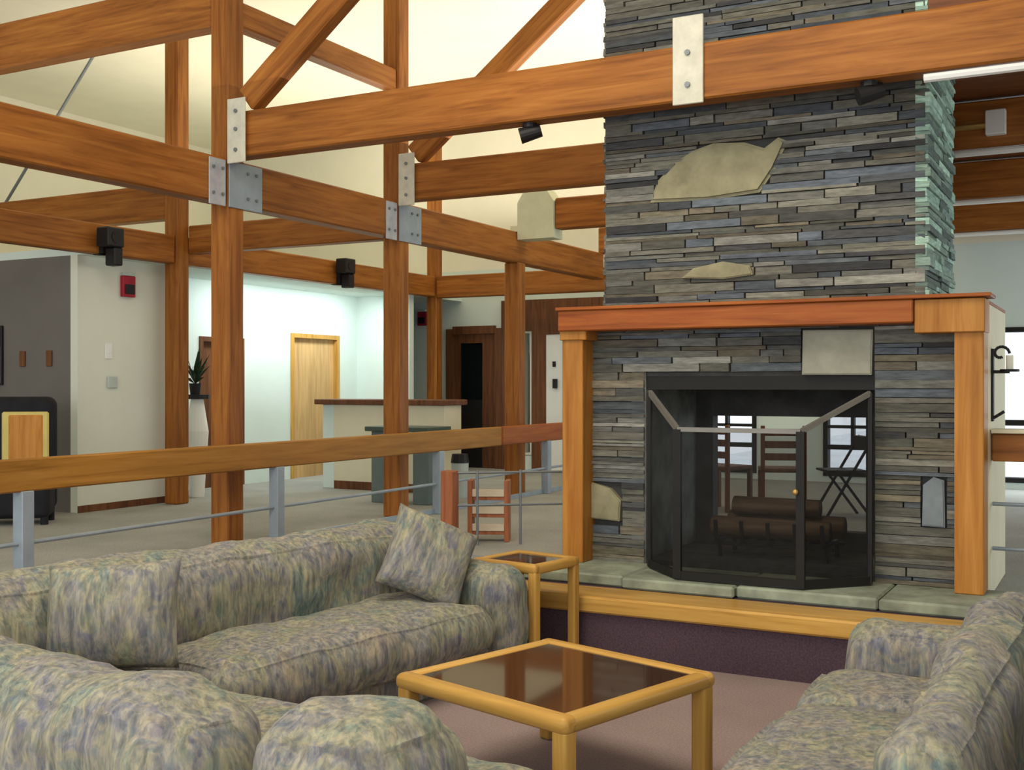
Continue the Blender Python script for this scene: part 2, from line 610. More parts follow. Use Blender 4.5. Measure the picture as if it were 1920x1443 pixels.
# wall with the tan door
xw = -10.0
mb = MB()
for (a, bb, z0) in ((9.17, 10.46, ZU), (10.46, 11.26, 2.25), (11.26, 12.2, ZU), (12.2, 13.28, 2.36), (13.28, 13.73, ZU)):
    mb.box(xw - .12, xw, a, bb, z0, 2.95)
struct(mb.build('wall_left', 'far_white'), 'bright white wall with two doors', 'wall')
struct(MB().box(xw - .12, -9.08, 13.73, 13.85, ZU, 2.95).build('wall_return', 'far_white'), 'shaded return wall behind the counter', 'wall')
struct(MB().box(-13.5, -9.07, 7.93, 15.2, 2.95, 3.03).build('ceiling', 'far_white'), 'low white soffit over the rooms', 'ceiling')
struct(MB().box(-9.2, -9.185, 7.93, 9.17, ZU, ZU + .07).build('baseboard_left', 'dark_wood'), 'brown baseboard under white wall', 'baseboard')


def door(n, y0, y1, z1, mat, cm, label):
    d = MB().box(xw - .09, xw - .05, y0 + .06, y1 - .06, ZU, z1 - .06).build('door_%d' % n, mat)
    struct(d, label, 'door')
    MB().box(xw - .13, xw + .02, y0, y0 + .06, ZU, z1).box(xw - .13, xw + .02, y1 - .06, y1, ZU, z1).box(xw - .13, xw + .02, y0 + .06, y1 - .06, z1 - .06, z1).build('door_frame', cm, d)
    MB().cyl((xw - .05, y1 - .14, 1.35), (xw + .0, y1 - .14, 1.35), .02).ball((xw + .01, y1 - .14, 1.35), .03).build('door_handle', 'brass', d)


door(1, 10.46, 11.26, 2.25, 'dark_wood', 'dark_wood', 'dark brown door in the passage')
door(2, 12.2, 13.28, 2.36, 'door_wood', 'oak_z', 'tan wooden door behind the counter')
# doorway casing in the far wall with its glazed door
d = MB().box(-8.72, -8.46, YF + .03, YF + .07, ZU, 2.44).box(-9.22, -9.12, YF + .03, YF + .07, ZU, 2.44).box(-9.12, -8.72, YF + .03, YF + .07, 2.3, 2.44).build('door_3', 'dark_wood')
struct(d, 'dark framed doorway in the far wall', 'door')
MB().box(-9.34, -9.22, YF - .04, YF + .1, ZU, 2.52).box(-8.46, -8.34, YF - .04, YF + .1, ZU, 2.52).box(-9.22, -8.46, YF - .04, YF + .1, 2.44, 2.56).build('door_frame', 'dark_wood', d)
MB().box(-9.12, -8.72, YF + .045, YF + .055, 1.42, 2.3).build('door_pane', 'smoke_pane', d)
MB().box(-9.12, -8.72, YF + .035, YF + .06, ZU, 1.42).build('door_panel', 'black', d)
# wood panelled stretch of the far wall and the white door in it
mb = MB()
for (a, bb) in ((-8.34, -8.02), (-7.82, -7.58), (-7.30, -5.3)):
    mb.box(a, bb, YF - .06, YF - .001, ZU, 2.93)
mb.box(-8.02, -7.82, YF - .06, YF - .001, 2.46, 2.93).box(-7.58, -7.30, YF - .06, YF - .001, 2.4, 2.93)
struct(mb.build('wall_panelling', 'dark_wood'), 'dark wood panelled stretch of the far wall', 'wall')
d = struct(MB().box(-7.58, -7.30, YF - .05, YF - .005, ZU, 2.4).build('door_4', 'white_plastic'), 'narrow white door in the panelling', 'door')
MB().box(-7.46, -7.42, YF - .08, YF - .05, 1.92, 2.0).box(-7.45, -7.39, YF - .1, YF - .05, 1.6, 1.74).build('door_handle', 'black', d)
# boarded ceiling on the right
struct(MB().box(-1.0, 4, 6.95, 8.45, 3.80, 3.9).box(-2.4, 4, 8.45, 15.19, 3.80, 3.9).build('ceiling', 'deck_wood'), 'brown boarded ceiling over the beams on the right', 'ceiling')

# ------------------------------------------------------------------ timber frame
XB = -6.25
ROWS = [6.85, 9.22, 11.68, 14.15]
PW = 0.185


def bracket_set(post, x, y, zb, cap=True):
    """steel connector plates and their bolts, parts of the post"""
    h = PW / 2
    r = post.matrix_world
    inv = r.inverted()

    def part(mb, name, mat, parent):
        o = mb.build(name, mat, parent)
        if parent is post:
            o.matrix_parent_inverse = inv
        return o
    p = part(MB().box(x + .086, x + .098, y - h - .21, y - h - .03, zb - .03, zb + .33, .003), 'bracket', 'steel', post)
    for (dy, dz) in ((-.17, .06), (-.17, .26), (-.07, .06), (-.07, .26)):
        MB().cyl((x + .096, y - h + dy, zb + dz), (x + .110, y - h + dy, zb + dz), .013, 8).build('bolt', 'steel_dark', p)
    p = part(MB().box(x + h + .001, x + h + .014, y - h, y + h + .20, zb - .03, zb + .33, .003), 'bracket', 'bluesteel', post)
    for (dy, dz) in ((.12, .06), (.12, .26), (.22, .06), (.22, .26)):
        MB().cyl((x + h + .012, y + dy, zb + dz), (x + h + .026, y + dy, zb + dz), .013, 8).build('bolt', 'steel_dark', p)
    if cap:
        p = part(MB().box(x + h + .02, x + h + .20, y - h - .034, y - h - .02, zb + .30, zb + .80, .004), 'bracket', 'steel_pale', post)
        for dz in (.40, .56, .70):
            MB().cyl((x + h + .11, y - h - .046, zb + dz), (x + h + .11, y - h - .03, zb + dz), .016, 8).build('bolt', 'steel_dark', p)


def post(x, y, z0, z1, label, brackets=None, w_=PW, mat='fir'):
    o = timber('timber_post', (x, y, z0), (x, y, z1), w_, w_, mat, label, 'post', 'timber posts')
    bpy.context.view_layer.update()
    if brackets is not None:
        bracket_set(o, x, y, brackets)
    return o


post(XB, ROWS[0], ZU, 5.6, 'thick brown timber post rising behind the left sofa, nearest of the posts', 3.07)
post(XB, ROWS[1], ZU, 5.6, 'brown timber post in front of the reception counter', 3.07)
post(XB, ROWS[2], ZU, 3.07, 'brown timber post just right of the dark doorway')
post(-9.0, 9.08, ZU, 5.6, 'slim brown timber post at the right edge of the white wall panel')
post(-9.0, 14.29, ZU, 5.6, 'slim reddish post behind the counter, pale above the beams', w_=0.17)
bm_ = 0.17
G = 'roof beams'


def beam(p0, p1, wd, ht, label, mat='fir', grp=G):
    return timber('timber_beam', p0, p1, wd, ht, mat, label, 'beam', grp)


h = PW / 2
# long beam in the depth direction, in lengths between the posts
zb = (3.07 + 3.42) / 2
beam((XB, 1.5, zb), (XB, ROWS[0] - h - .016, zb), .17, .35, 'brown timber beam entering from the left edge to the nearest post')
beam((XB, ROWS[0] + h + .003, zb), (XB, ROWS[1] - h - .016, zb), .17, .35, 'brown timber beam between the two thick posts')
beam((XB, ROWS[1] + h + .003, zb), (XB, 14.06, zb), .17, .35, 'brown timber beam running from the counter post towards the chimney')
# cross beams
za = (3.425 + 3.775) / 2
ba = beam((XB + h + .003, ROWS[0], za), (4, ROWS[0], za), .17, .35, 'large orange timber beam crossing in front of the stone chimney')
bpy.context.view_layer.update()
k = MB().box(-2.49, -2.29, ROWS[0] - .105, ROWS[0] - .087, 3.40, 3.95, .004).build('bracket', 'steel_pale', ba)
k.matrix_parent_inverse = ba.matrix_world.inverted()
for z in (3.52, 3.72):
    MB().cyl((-2.39, ROWS[0] - .118, z), (-2.39, ROWS[0] - .10, z), .018, 8).build('bolt', 'steel_dark', k)
beam((XB + h + .003, ROWS[1], za), (4, ROWS[1], za), .17, .35, 'orange timber beam from the counter post passing behind the chimney')
beam((-5.69, ROWS[2], za), (4, ROWS[2], za), .17, .35, 'orange beam end showing between pale block and chimney edge')
beam((XB + .0, ROWS[3], za), (4, ROWS[3], za), .17, .35, 'farthest high cross beam, seen right of the chimney under the white conduits')
beam((-8.9, ROWS[1], 3.22), (XB - h - .003, ROWS[1], 3.22), .15, .30, 'orange beam joining the slim post to the counter post')
beam((-13.4, 9.08, 3.63), (-9.0 - h, 9.08, 3.63), .17, .38, 'orange beam left of the slim post above the white wall')
beam((-13.4, ROWS[0], 4.68), (XB - h - .003, ROWS[0], 4.68), .17, .40, 'high brown beam across the upper left corner')
beam((XB, ROWS[0] + h + .003, 4.60), (XB, ROWS[1] - h - .003, 4.60), .14, .20, 'high golden beam between the tops of the two thick posts')
beam((-9.0, 3.0, 3.10), (-9.0, 9.08 - h, 3.10), .14, .30, 'reddish lintel beam over the taupe wall and white wall panel')
beam((-9.0, 9.08 + h, 3.10), (-9.0, 14.29 - .085, 3.10), .14, .30, 'dim lintel beam over the white soffit with a black speaker')
beam((-8.9, 14.26, 3.09), (-3.4, 14.26, 3.09), .16, .32, 'low orange lintel beam above the dark doorway and panelling')
# braces
for (y, lb) in ((ROWS[0], 'diagonal timber brace rising from the nearest post'), (ROWS[1], 'diagonal timber brace rising from the counter post behind the large beam')):
    timber('timber_brace', (XB + .235, y, 3.865), (XB + 2.43, y, 5.555), .13, .21, 'fir', lb, 'brace', 'roof braces')
# pale chamfered block on the beam over the third post
mb = MB().prism([(-.23, 0), (.23, 0), (.23, .42), (.14, .56), (-.14, .56), (-.23, .42)], -.12, .12)
mb.box(-.32, -.23, -.12, .12, .095, .16)
o = mb.build('beam_block', 'pale_block', loc=(-5.925, ROWS[2], 3.325))
tag(o, 'pale green chamfered block standing on the brown beam left of the chimney', 'block')
# thin tie rod
o = MB().cyl((-10.4, 9.3, 5.6), (-12.6, 9.3, 3.3), .018, 8).build('tie_rod', 'steel_dark')
tag(o, 'thin dark tie rod slanting across the cream wall, upper left', 'rod')
# white bars standing for lit ceiling gaps under the right-hand beams
for y, lb in ((ROWS[0], 'white conduit under the large orange beam, right of the chimney'), (ROWS[1], 'white conduit under the second beam, below the junction box'), (ROWS[2], 'white conduit below the third beam right of the chimney'), (ROWS[3], 'lowest white conduit right of the chimney, above the pale wall')):
    x0 = -1.0 if y < 9 else (-1.6 if y < 12 else -2.2)
    o = MB().cyl((x0, y - .04, 3.397), (3.5, y - .04, 3.397), .026, 8).build('conduit_pipe', 'white_plastic')
    tag(o, lb, 'pipe', 'white conduits')

# ------------------------------------------------------------------ fireplace
FX0, FX1 = -3.39, -0.70       # outer edges of the wooden surround
SY = 7.20                     # stone face
BY = 8.36                     # back face
fp = thing('stone_fireplace', 'two-sided stone fireplace with tall layered chimney and wooden mantel surround', 'fireplace', (-2.05, SY, ZU))
FR = (-2.05, SY, ZU)


def stones(mb, u0, u1, z0, z1, P, nrm, holes, seed, cols):
    """courses of thin ledge stones; P(u,z,d) maps to world, d outwards"""
    rnd = random.Random(seed)
    layer = mb.bm.loops.layers.color.get('Col') or mb.bm.loops.layers.color.new('Col')
    z = z0
    while z < z1 - 0.012:
        ch = min(rnd.choice((.022, .028, .035, .042, .055)), z1 - z)
        free = [(u0, u1)]
        for (a, b_, p, q) in holes:
            if p < z + ch - .004 and q > z + .004:
                nf = []
                for (s0, s1) in free:
                    if a > s0:
                        nf.append((s0, min(a, s1)))
                    if b_ < s1:
                        nf.append((max(b_, s0), s1))
                free = [(s0, s1) for s0, s1 in nf if s1 - s0 > .015]
        for (s0, s1) in free:
            u = s0
            while u < s1 - 1e-4:
                L = rnd.uniform(.14, .62) * (1.3 if ch < .03 else 1)
                if s1 - (u + L) < .1:
                    L = s1 - u
                d = rnd.uniform(.004, .026)
                g = .0013
                c = rnd.choice(cols)
                kk = rnd.uniform(.75, 1.2)
                c = tuple(x * kk * 2.35 for x in c)
                q = []
                for (dd, sh) in ((-.06, 0), (d, .004)):
                    for (uu, zz) in ((u + g + sh, z + g), (u + L - g - sh, z + g), (u + L - g - sh, z + ch - g), (u + g + sh, z + ch - g)):
                        j = rnd.uniform(-.004, .004) if dd > 0 else 0
                        q.append(mb.bm.verts.new(P(uu, zz + j * .6, dd + j)))
                # ridge row so that the front is not flat
                fs = [(4, 5, 6, 7), (0, 1, 5, 4), (1, 2, 6, 5), (2, 3, 7, 6), (3, 0, 4, 7)]
                for f in fs:
                    ff = mb.bm.faces.new([q[i] for i in f])
                    for lp in ff.loops:
                        lp[layer] = (*c, 1)
                u += L
        z += ch


COLS = [(.15, .15, .142), (.17, .167, .15), (.14, .148, .155), (.19, .187, .17), (.11, .11, .112), (.16, .158, .142), (.145, .155, .168), (.185, .172, .145), (.22, .218, .205)]
COLS_LIT = [(.20, .235, .215), (.24, .29, .265), (.17, .20, .19), (.28, .33, .30)]  # paler teal tints put cool side light into the chimney's right face
MT = 2.155
CX0, CX1 = -3.14, -1.045
core = MB().box(CX0 + .02, CX1 - .02, SY + .02, BY - .02, MT - .02, 5.59)
child_world(core, 'chimney_core', 'mortar', fp, FR)
fish = [(-2.81, 2.88), (-2.76, 3.02), (-2.64, 3.13), (-2.51, 3.20), (-2.37, 3.235), (-2.16, 3.22), (-2.03, 3.17), (-1.94, 3.23), (-1.88, 3.20), (-1.96, 3.03), (-2.06, 2.89), (-2.40, 2.865)]
fish_holes = [(-2.78, -2.05, 2.875, 2.96), (-2.75, -2.0, 2.96, 3.06), (-2.63, -1.97, 3.06, 3.13), (-2.48, -1.95, 3.13, 3.21)]
mb = MB()
Pf = lambda u, z, d: (u, SY - d, z)
Pr = lambda u, z, d: (CX1 + d, u, z)
Pl = lambda u, z, d: (CX0 - d, BY - (u - SY), z)
Pb = lambda u, z, d: (CX0 + CX1 - u, BY + d, z)
stones(mb, CX0, CX1, MT, 5.58, Pf, None, fish_holes, 3, COLS)
stones(mb, SY - .02, BY, MT, 5.58, Pr, None, [], 4, COLS_LIT)
stones(mb, SY, BY, MT, 5.58, Pl, None, [], 5, COLS)
bmesh.ops.recalc_face_normals(mb.bm, faces=mb.bm.faces)
child_world(mb, 'chimney', 'stone', fp, FR)
lab(child_world(MB().prism(fish, SY - .032, SY + .03, .02), 'feature_stone', 'stone_tan', fp, FR), 'large tan fish-shaped stone high on the chimney')
lab(child_world(MB().prism([(-2.58, 2.36), (-2.5, 2.42), (-2.3, 2.455), (-2.12, 2.42), (-2.1, 2.36), (-2.3, 2.34)], SY - .04, SY + .02, .008), 'feature_stone', 'stone_tan', fp, FR), 'small tan stone low on the chimney')

# lower stonework with the opening
LX0, LX1 = -3.26, -0.86
OX0, OX1, OZ0, OZ1 = -2.85, -1.345, 0.44, 1.71
ZS = 0.44
core = MB().box(LX0, OX0 - .1, SY + .02, BY - .02, ZS, MT - .05).box(OX1 + .1, LX1, SY + .02, BY - .02, ZS, MT - .05)
core.box(OX0 - .1, OX1 + .1, SY + .02, BY - .02, OZ1 + .08, MT - .05)
child_world(core, 'surround_core', 'mortar', fp, FR)
mb = MB()
stones(mb, LX0, LX1, ZS, MT - .12, Pf, None, [(OX0, OX1, 0, OZ1), (-1.79, -1.35, OZ1 - .01, 2.0), (-3.25, -3.02, .72, .98), (-1.07, -.93, .80, 1.10)], 8, COLS)
bmesh.ops.recalc_face_normals(mb.bm, faces=mb.bm.faces)
child_world(mb, 'surround', 'stone', fp, FR)
lab(child_world(MB().prism([(-1.785, 1.715), (-1.36, 1.712), (-1.352, 1.99), (-1.78, 1.995)], SY - .035, SY + .03, .008), 'lintel_stone', 'stone_pale', fp, FR), 'pale squared stone above the opening')
lab(child_world(MB().prism([(-3.25, .73), (-3.03, .72), (-3.02, .86), (-3.10, .94), (-3.25, .98)], SY - .035, SY + .03, .008), 'feature_stone', 'stone_tan', fp, FR), 'tan stone low on the left side')
lab(child_world(MB().prism([(-1.065, .805), (-.935, .80), (-.94, 1.08), (-1.0, 1.10), (-1.06, 1.05)], SY - .032, SY + .03, .008), 'feature_stone', 'stone_blue', fp, FR), 'blue grey upright stone on the right side')

# firebox lining
mb = MB()
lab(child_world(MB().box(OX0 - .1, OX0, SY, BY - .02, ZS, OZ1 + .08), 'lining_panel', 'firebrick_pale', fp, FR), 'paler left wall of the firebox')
mb.box(OX1, OX1 + .1, SY, BY - .02, ZS, OZ1 + .08)
mb.box(OX0, OX1, SY + .02, BY - .02, OZ1, OZ1 + .08)
# rear wall around the far opening
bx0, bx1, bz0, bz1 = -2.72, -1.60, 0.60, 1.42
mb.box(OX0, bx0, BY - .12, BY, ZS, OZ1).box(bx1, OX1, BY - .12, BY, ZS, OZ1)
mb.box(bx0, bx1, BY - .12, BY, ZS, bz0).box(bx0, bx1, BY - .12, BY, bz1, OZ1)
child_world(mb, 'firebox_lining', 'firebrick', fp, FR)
child_world(MB().box(OX0, OX1, SY + .0, BY - .12, ZU, ZS + .03), 'firebox_floor', 'ash', fp, FR)
# hood plate inside the top
child_world(MB().box(OX0, OX1, SY + .02, SY + .06, 1.62, OZ1), 'lintel_bar', 'iron', fp, FR)

# hearth slabs
rnd = random.Random(2)
mb = MB()
xs = [-3.62, -2.78, -2.05, -1.22, -0.2]
for a, b_ in zip(xs, xs[1:]):
    y0 = 6.63 + rnd.uniform(-.02, .02)
    mb.box(a, b_ - .006, y0, SY + .06, ZU, ZS + rnd.uniform(-.002, .002), .012)
child_world(mb, 'hearth_slab', 'slab', fp, FR)

# wooden surround
for (a, b_, lb) in ((-3.39, -3.235, 'left'), (-0.865, -0.705, 'right')):
    child_world(MB().box(a, b_, 7.02, SY + .05, ZS, MT - .14, .006), 'mantel_post', 'post_wood', fp, FR)
child_world(MB().box(-3.40, -3.20, 7.0, SY + .03, MT - .20, MT - .10, .005), 'post_cap', 'post_wood', fp, FR)
child_world(MB().box(-1.08, -0.695, 6.985, SY + .03, MT - .20, MT - .005, .005), 'post_cap', 'post_wood', fp, FR)
child_world(MB().box(-3.40, -1.085, 6.97, SY + .02, MT - .14, MT, .008), 'mantel_beam', 'mantel', fp, FR)
child_world(MB().box(-3.41, -0.66, 6.95, SY + .02, MT, MT + .022, .004), 'mantel_shelf', 'mantel', fp, FR)
child_world(MB().box(-0.85, -0.705, SY + .05, BY, ZU, MT - .02, .004), 'side_panel', 'panel_cream', fp, FR)
child_world(MB().box(-3.39, LX0 - .002, SY + .05, BY, ZU, MT - .02, .004), 'side_panel', 'post_wood', fp, FR)
child_world(MB().box(-3.39, -0.705, SY + .02, BY, MT - .02, MT - .001), 'ledge', 'mantel', fp, FR)

# fire screen: three panels, the wings rising to the wall
fs = thing('fire_screen', 'black three-panel fire screen with mesh standing on the hearth before the opening', 'fire screen', (-2.06, 6.66, ZS))
SR = (-2.06, 6.66, ZS)
A = (-2.76, 7.05)
B = (-2.44, 6.70)
Cc = (-1.675, 6.70)
D = (-1.345, 7.05)
zt, zw = 1.375, 1.60
zf = ZS + .012


def pt(p, z):
    return (p[0], p[1], z)


fr = MB()
fr.bar(pt(A, zf), pt(A, zw), .028, .028).bar(pt(B, zf), pt(B, zt), .05, .03).bar(pt(Cc, zf), pt(Cc, zt), .05, .03).bar(pt(D, zf), pt(D, zw), .028, .028)
for p, q in ((A, B), (B, Cc), (Cc, D)):
    fr.bar(pt(p, zf + .02), pt(q, zf + .02), .025, .05)
child_world(fr, 'frame', 'iron', fs, SR)
lab(child_world(MB().bar(pt(B, zt), pt(Cc, zt), .025, .028).bar(pt(A, zw), pt(B, zt), .025, .035).bar(pt(Cc, zt), pt(D, zw), .025, .03), 'top_bar', 'bar_grey', fs, SR), 'grey top bar of the screen')


def sheet(p, q, z0p, z0q, z1p, z1q):
    mb = MB()
    n = Vector((q[1] - p[1], p[0] - q[0], 0)).normalized() * .002
    a = [Vector(pt(p, z0p)), Vector(pt(q, z0q)), Vector(pt(q, z1q)), Vector(pt(p, z1p))]
    v0 = [mb.bm.verts.new(k + n) for k in a]
    mb.bm.faces.new(v0)
    return mb


for p, q, a, b_ in ((A, B, zw, zt), (B, Cc, zt, zt), (Cc, D, zt, zw)):
    child_world(sheet(p, q, zf, zf, a, b_), 'mesh_panel', 'mesh', fs, SR)
child_world(MB().ball((-1.70, 6.672, 1.02), .018), 'handle', 'brass', fs, SR)

# grate and logs
gz = ZS + .0315
gr = thing('log_grate', 'black iron log grate inside the firebox', 'grate', (-2.1, 7.75, gz))
GR = (-2.1, 7.75, gz)
mb = MB()
for x in (-2.45, -2.27, -2.09, -1.91, -1.73):
    mb.bar((x, 7.5, gz + .11), (x, 8.0, gz + .11), .022, .022).bar((x, 7.5, gz + .11), (x, 7.47, gz + .26), .022, .022)
mb.bar((-2.5, 7.58, gz + .09), (-1.68, 7.58, gz + .09), .022, .022).bar((-2.5, 7.92, gz + .09), (-1.68, 7.92, gz + .09), .022, .022)
child_world(mb, 'grate_bars', 'iron', gr, GR)
for x in (-2.45, -1.73):
    for y in (7.58, 7.92):
        child_world(MB().bar((x, y, gz), (x, y, gz + .09), .025, .025), 'leg', 'iron', gr, GR)
for (p0, p1, r, lb) in (((-2.52, 7.64, gz + .20), (-1.72, 7.66, gz + .20), .075, 'front split log lying on the iron grate'),
                        ((-2.46, 7.85, gz + .21), (-1.66, 7.83, gz + .21), .085, 'rear log lying on the iron grate'),
                        ((-2.40, 7.76, gz + .34), (-1.80, 7.72, gz + .345), .065, 'log resting on top of the two others')):
    d = Vector(p1) - Vector(p0)
    mb = MB().cyl((0, 0, 0), (d.length, 0, 0), r, 14, r * .9)
    for v in mb.bm.verts:
        v.co += Vector((0, 1, 1)) * .012 * mnoise.noise(v.co * 6 + Vector(p0) * 3)
    mb.smooth = True
    o = mb.build('fire_log', 'log', loc=p0, rot=(0, 0, math.atan2(d.y, d.x)))
    tag(o, lb, 'log', 'logs on the grate')

# iron sconce on the pale side of the fireplace
sn = thing('wall_sconce', 'black iron candle sconce on the pale side of the fireplace', 'sconce', (-0.7035, 7.45, 1.43))
mb = MB().box(0, .012, -.035, .035, 0, .44, .003).bar((.01, 0, .30), (.10, 0, .30), .02, .02).bar((.01, 0, .02), (.07, 0, .06), .018, .018).cyl((.10, 0, .30), (.10, 0, .315), .055, 14)
mb.build('bracket', 'iron', sn)
MB().cyl((.10, 0, .315), (.10, 0, .40), .022, 12).build('candle', 'flame_wax', sn)
mb = MB()
for i in range(14):
    a0, a1 = i / 14 * 5.2, (i + 1) / 14 * 5.2
    r0, r1 = .05 - .002 * i, .05 - .002 * (i + 1)
    mb.cyl((.05 + r0 * math.cos(a0), 0, .41 + r0 * math.sin(a0)), (.05 + r1 * math.cos(a1), 0, .41 + r1 * math.sin(a1)), .009, 6)
mb.build('scroll', 'iron', sn)

# ------------------------------------------------------------------ railings
XR = -6.0
rl = thing('guard_rail', 'golden timber guard rail on blue grey steel posts behind the left sofa', 'railing', (XR, 4, ZU))
RR = (XR, 4, ZU)
o = MB().box(-5.5, 4.35, -.035, .035, .62, .825, .01).build('top_rail', 'rail', rl, rot=(0, 0, R(90)))
o.location = (0, 2.5, 0)
o = MB().box(0, 5.0, -.035, .035, .62, .825, .01).build('top_rail', 'mantel', rl, rot=(0, 0, R(90)))  # same rail; shade put into the colour by a redder wood
o.location = (0, 6.87, 0)
lab(o, 'redder far length of the rail')
for y in (2.2, 4.76, 7.15, 9.6, 12.0, 14.6):
    child_world(MB().box(XR - .045, XR + .045, y - .045, y + .045, ZU, ZU + .625, .005), 'rail_post', 'bluesteel', rl, RR)
child_world(MB().cyl((XR, -1.2, ZU + .30), (XR, 14.9, ZU + .30), .014, 8), 'cable', 'bluesteel', rl, RR)
child_world(MB().box(XR - .05, XR - .02, -1.2, 14.9, ZU + .001, ZU + .05), 'toe_board', 'bluesteel', rl, RR)

r2 = thing('guard_rail', 'short orange timber rail with cables right of the fireplace', 'railing', (0.5, 7.45, ZU))
R2 = (0.5, 7.45, ZU)
child_world(MB().box(-.70, 3.4, 7.40, 7.50, 1.19, 1.36, .008), 'top_rail', 'fir', r2, R2)
child_world(MB().box(-.70, 3.4, 7.36, 7.54, 1.36, 1.385, .004), 'rail_cap', 'panel_cream', r2, R2)
for x in (0.3, 2.0):
    child_world(MB().box(x - .04, x + .04, 7.41, 7.49, ZU, 1.19), 'rail_post', 'bluesteel', r2, R2)
for z in (.66, .93):
    child_world(MB().cyl((-.70, 7.45, z), (3.4, 7.45, z), .012, 8), 'cable', 'bluesteel', r2, R2)

# low wire railing left of the fireplace
n0, n1 = Vector((-4.72, 7.72, 0)), Vector((-3.47, 8.7, 0))
wr = thing('wire_railing', 'low grey wire railing between the wooden newel and the fireplace', 'railing', (-4.72, 7.72, ZU))
WR = (-4.72, 7.72, ZU)
for f in (.14, .36, .62, .88):
    p = n0.lerp(n1, f)
    child_world(MB().cyl((p.x, p.y, ZU), (p.x, p.y, ZU + .60), .011, 8), 'upright', 'steel_dark', wr, WR)
for z in (.32, .58):
    child_world(MB().cyl((n0.x, n0.y, ZU + z), (n1.x, n1.y, ZU + z), .010, 8), 'wire', 'steel_dark', wr, WR)
child_world(MB().box(-4.775, -4.665, 7.665, 7.775, ZU, ZU + .60, .008), 'newel_post', 'red_wood', wr, WR)

# ------------------------------------------------------------------ furniture: sectional sofa
AZ = R(-10)
SO = (-3.33, 3.66, 0)


def soft_part(name, parent, *a, **k):
    return MB().soft(*a, **k).build(name, 'floral', parent)


s1 = thing('sofa_section', 'long floral upholstered sofa under the guard rail with a cushion at its far end', 'sofa', SO, AZ, 'floral sectional sofa')
MB().box(-.98, -.10, -.02, 1.98, 0.0, .20, .02).build('base', 'floral', s1)
soft_part('seat_cushion', s1, -.70, 0.0, -.01, 1.84, .17, .45, .13, .02, .03, 1)
soft_part('backrest', s1, -1.06, -.64, -1.34, 1.98, .16, .82, .16, .02, .045, 2)
soft_part('armrest', s1, -.95, .02, 1.84, 2.12, .10, .63, .12, .01, .02, 3)

s2 = thing('sofa_section', 'near floral sofa section seen from behind along the bottom left edge', 'sofa', SO, AZ, 'floral sectional sofa')
MB().box(-.50, 1.90, -1.22, -.10, 0.0, .20, .02).build('base', 'floral', s2)
soft_part('seat_cushion', s2, -.54, 1.85, -.90, -.09, .17, .43, .12, .015, .02, 4)
soft_part('backrest', s2, -.54, 1.46, -1.34, -.94, .08, .79, .17, .02, .05, 5)
soft_part('backrest', s2, 1.52, 1.98, -1.16, -.72, .08, .79, .17, .02, .04, 6)

# right hand sofa, seen over its back
s3 = thing('sofa', 'floral sofa at the right with its back to the viewer', 'sofa', (-0.72, 4.0, 0), 0)
MB().box(-.36, .34, -1.08, 1.18, 0.0, .22, .02).build('base', 'floral', s3)
soft_part('seat_cushion', s3, -.42, .22, .44, 1.0, .18, .43, .11, .03, .02, 7)
soft_part('seat_cushion', s3, -.44, .22, -.62, .44, .18, .43, .11, .03, .02, 8)
soft_part('backrest', s3, .18, .41, -1.10, 1.24, .10, .78, .13, .02, .05, 9)
soft_part('armrest', s3, -.34, .30, 1.00, 1.28, .10, .61, .09, .01, .02, 10)

s4 = thing('armchair', 'tan floral armchair cut off by the right edge of the picture', 'armchair', (0.28, 3.42, 0), 0)
MB().box(-.40, .40, -.45, .52, 0.0, .22, .02).build('base', 'floral', s4)
soft_part('backrest', s4, -.46, .46, .36, .62, .10, .76, .12, .03, .03, 11)
soft_part('armrest', s4, -.46, -.22, -.45, .45, .10, .74, .11, .02, .03, 12)
soft_part('armrest', s4, .22, .46, -.45, .45, .10, .64, .11, .02, .03, 13)
soft_part('seat_cushion', s4, -.22, .22, -.45, .36, .20, .45, .10, .02, .02, 14)


def cushion(wd, ht, th, seed, loc, rot, label):
    o = MB().pillow(wd, ht, th, seed).build('throw_pillow', 'floral', loc=loc, rot=rot)
    return tag(o, label, 'cushion', 'floral throw pillows')


def rel(a, p, z):
    """point on the sofa: a along it, p towards its front"""
    c, s_ = math.cos(AZ), math.sin(AZ)
    return (SO[0] + p * c - a * s_, SO[1] + p * s_ + a * c, z)


cushion(.50, .50, .20, 1, rel(1.66, -.38, .685), (R(-30), R(24), R(42)), 'square floral throw pillow leaning in the far corner of the long sofa')
cushion(.58, .46, .29, 2, rel(-.30, -.39, .672), (R(-16), R(-4), R(26)), 'large plump floral pillow in the near corner of the long sofa')

# ------------------------------------------------------------------ coffee table
ct = thing('coffee_table', 'square golden oak coffee table with smoked brown glass top', 'coffee table', (-2.07, 4.225, 0), R(-16))
hs = .475
for (a, b_) in ((-hs, -hs + .085), (hs - .085, hs)):
    MB().soft(-hs, hs, a, b_, .395, .462, .03).build('frame_rail', 'oak_x', ct)
    MB().soft(a, b_, -hs + .02, hs - .02, .395, .460, .03).build('frame_rail', 'oak_y', ct)
MB().box(-hs + .07, hs - .07, -hs + .07, hs - .07, .440, .452).build('glass_top', 'smoked', ct)
for sx in (-1, 1):
    for sy in (-1, 1):
        MB().soft(sx * (hs - .045) - .035, sx * (hs - .045) + .035, sy * (hs - .045) - .035, sy * (hs - .045) + .035, 0, .41, .015).build('leg', 'oak_z', ct)

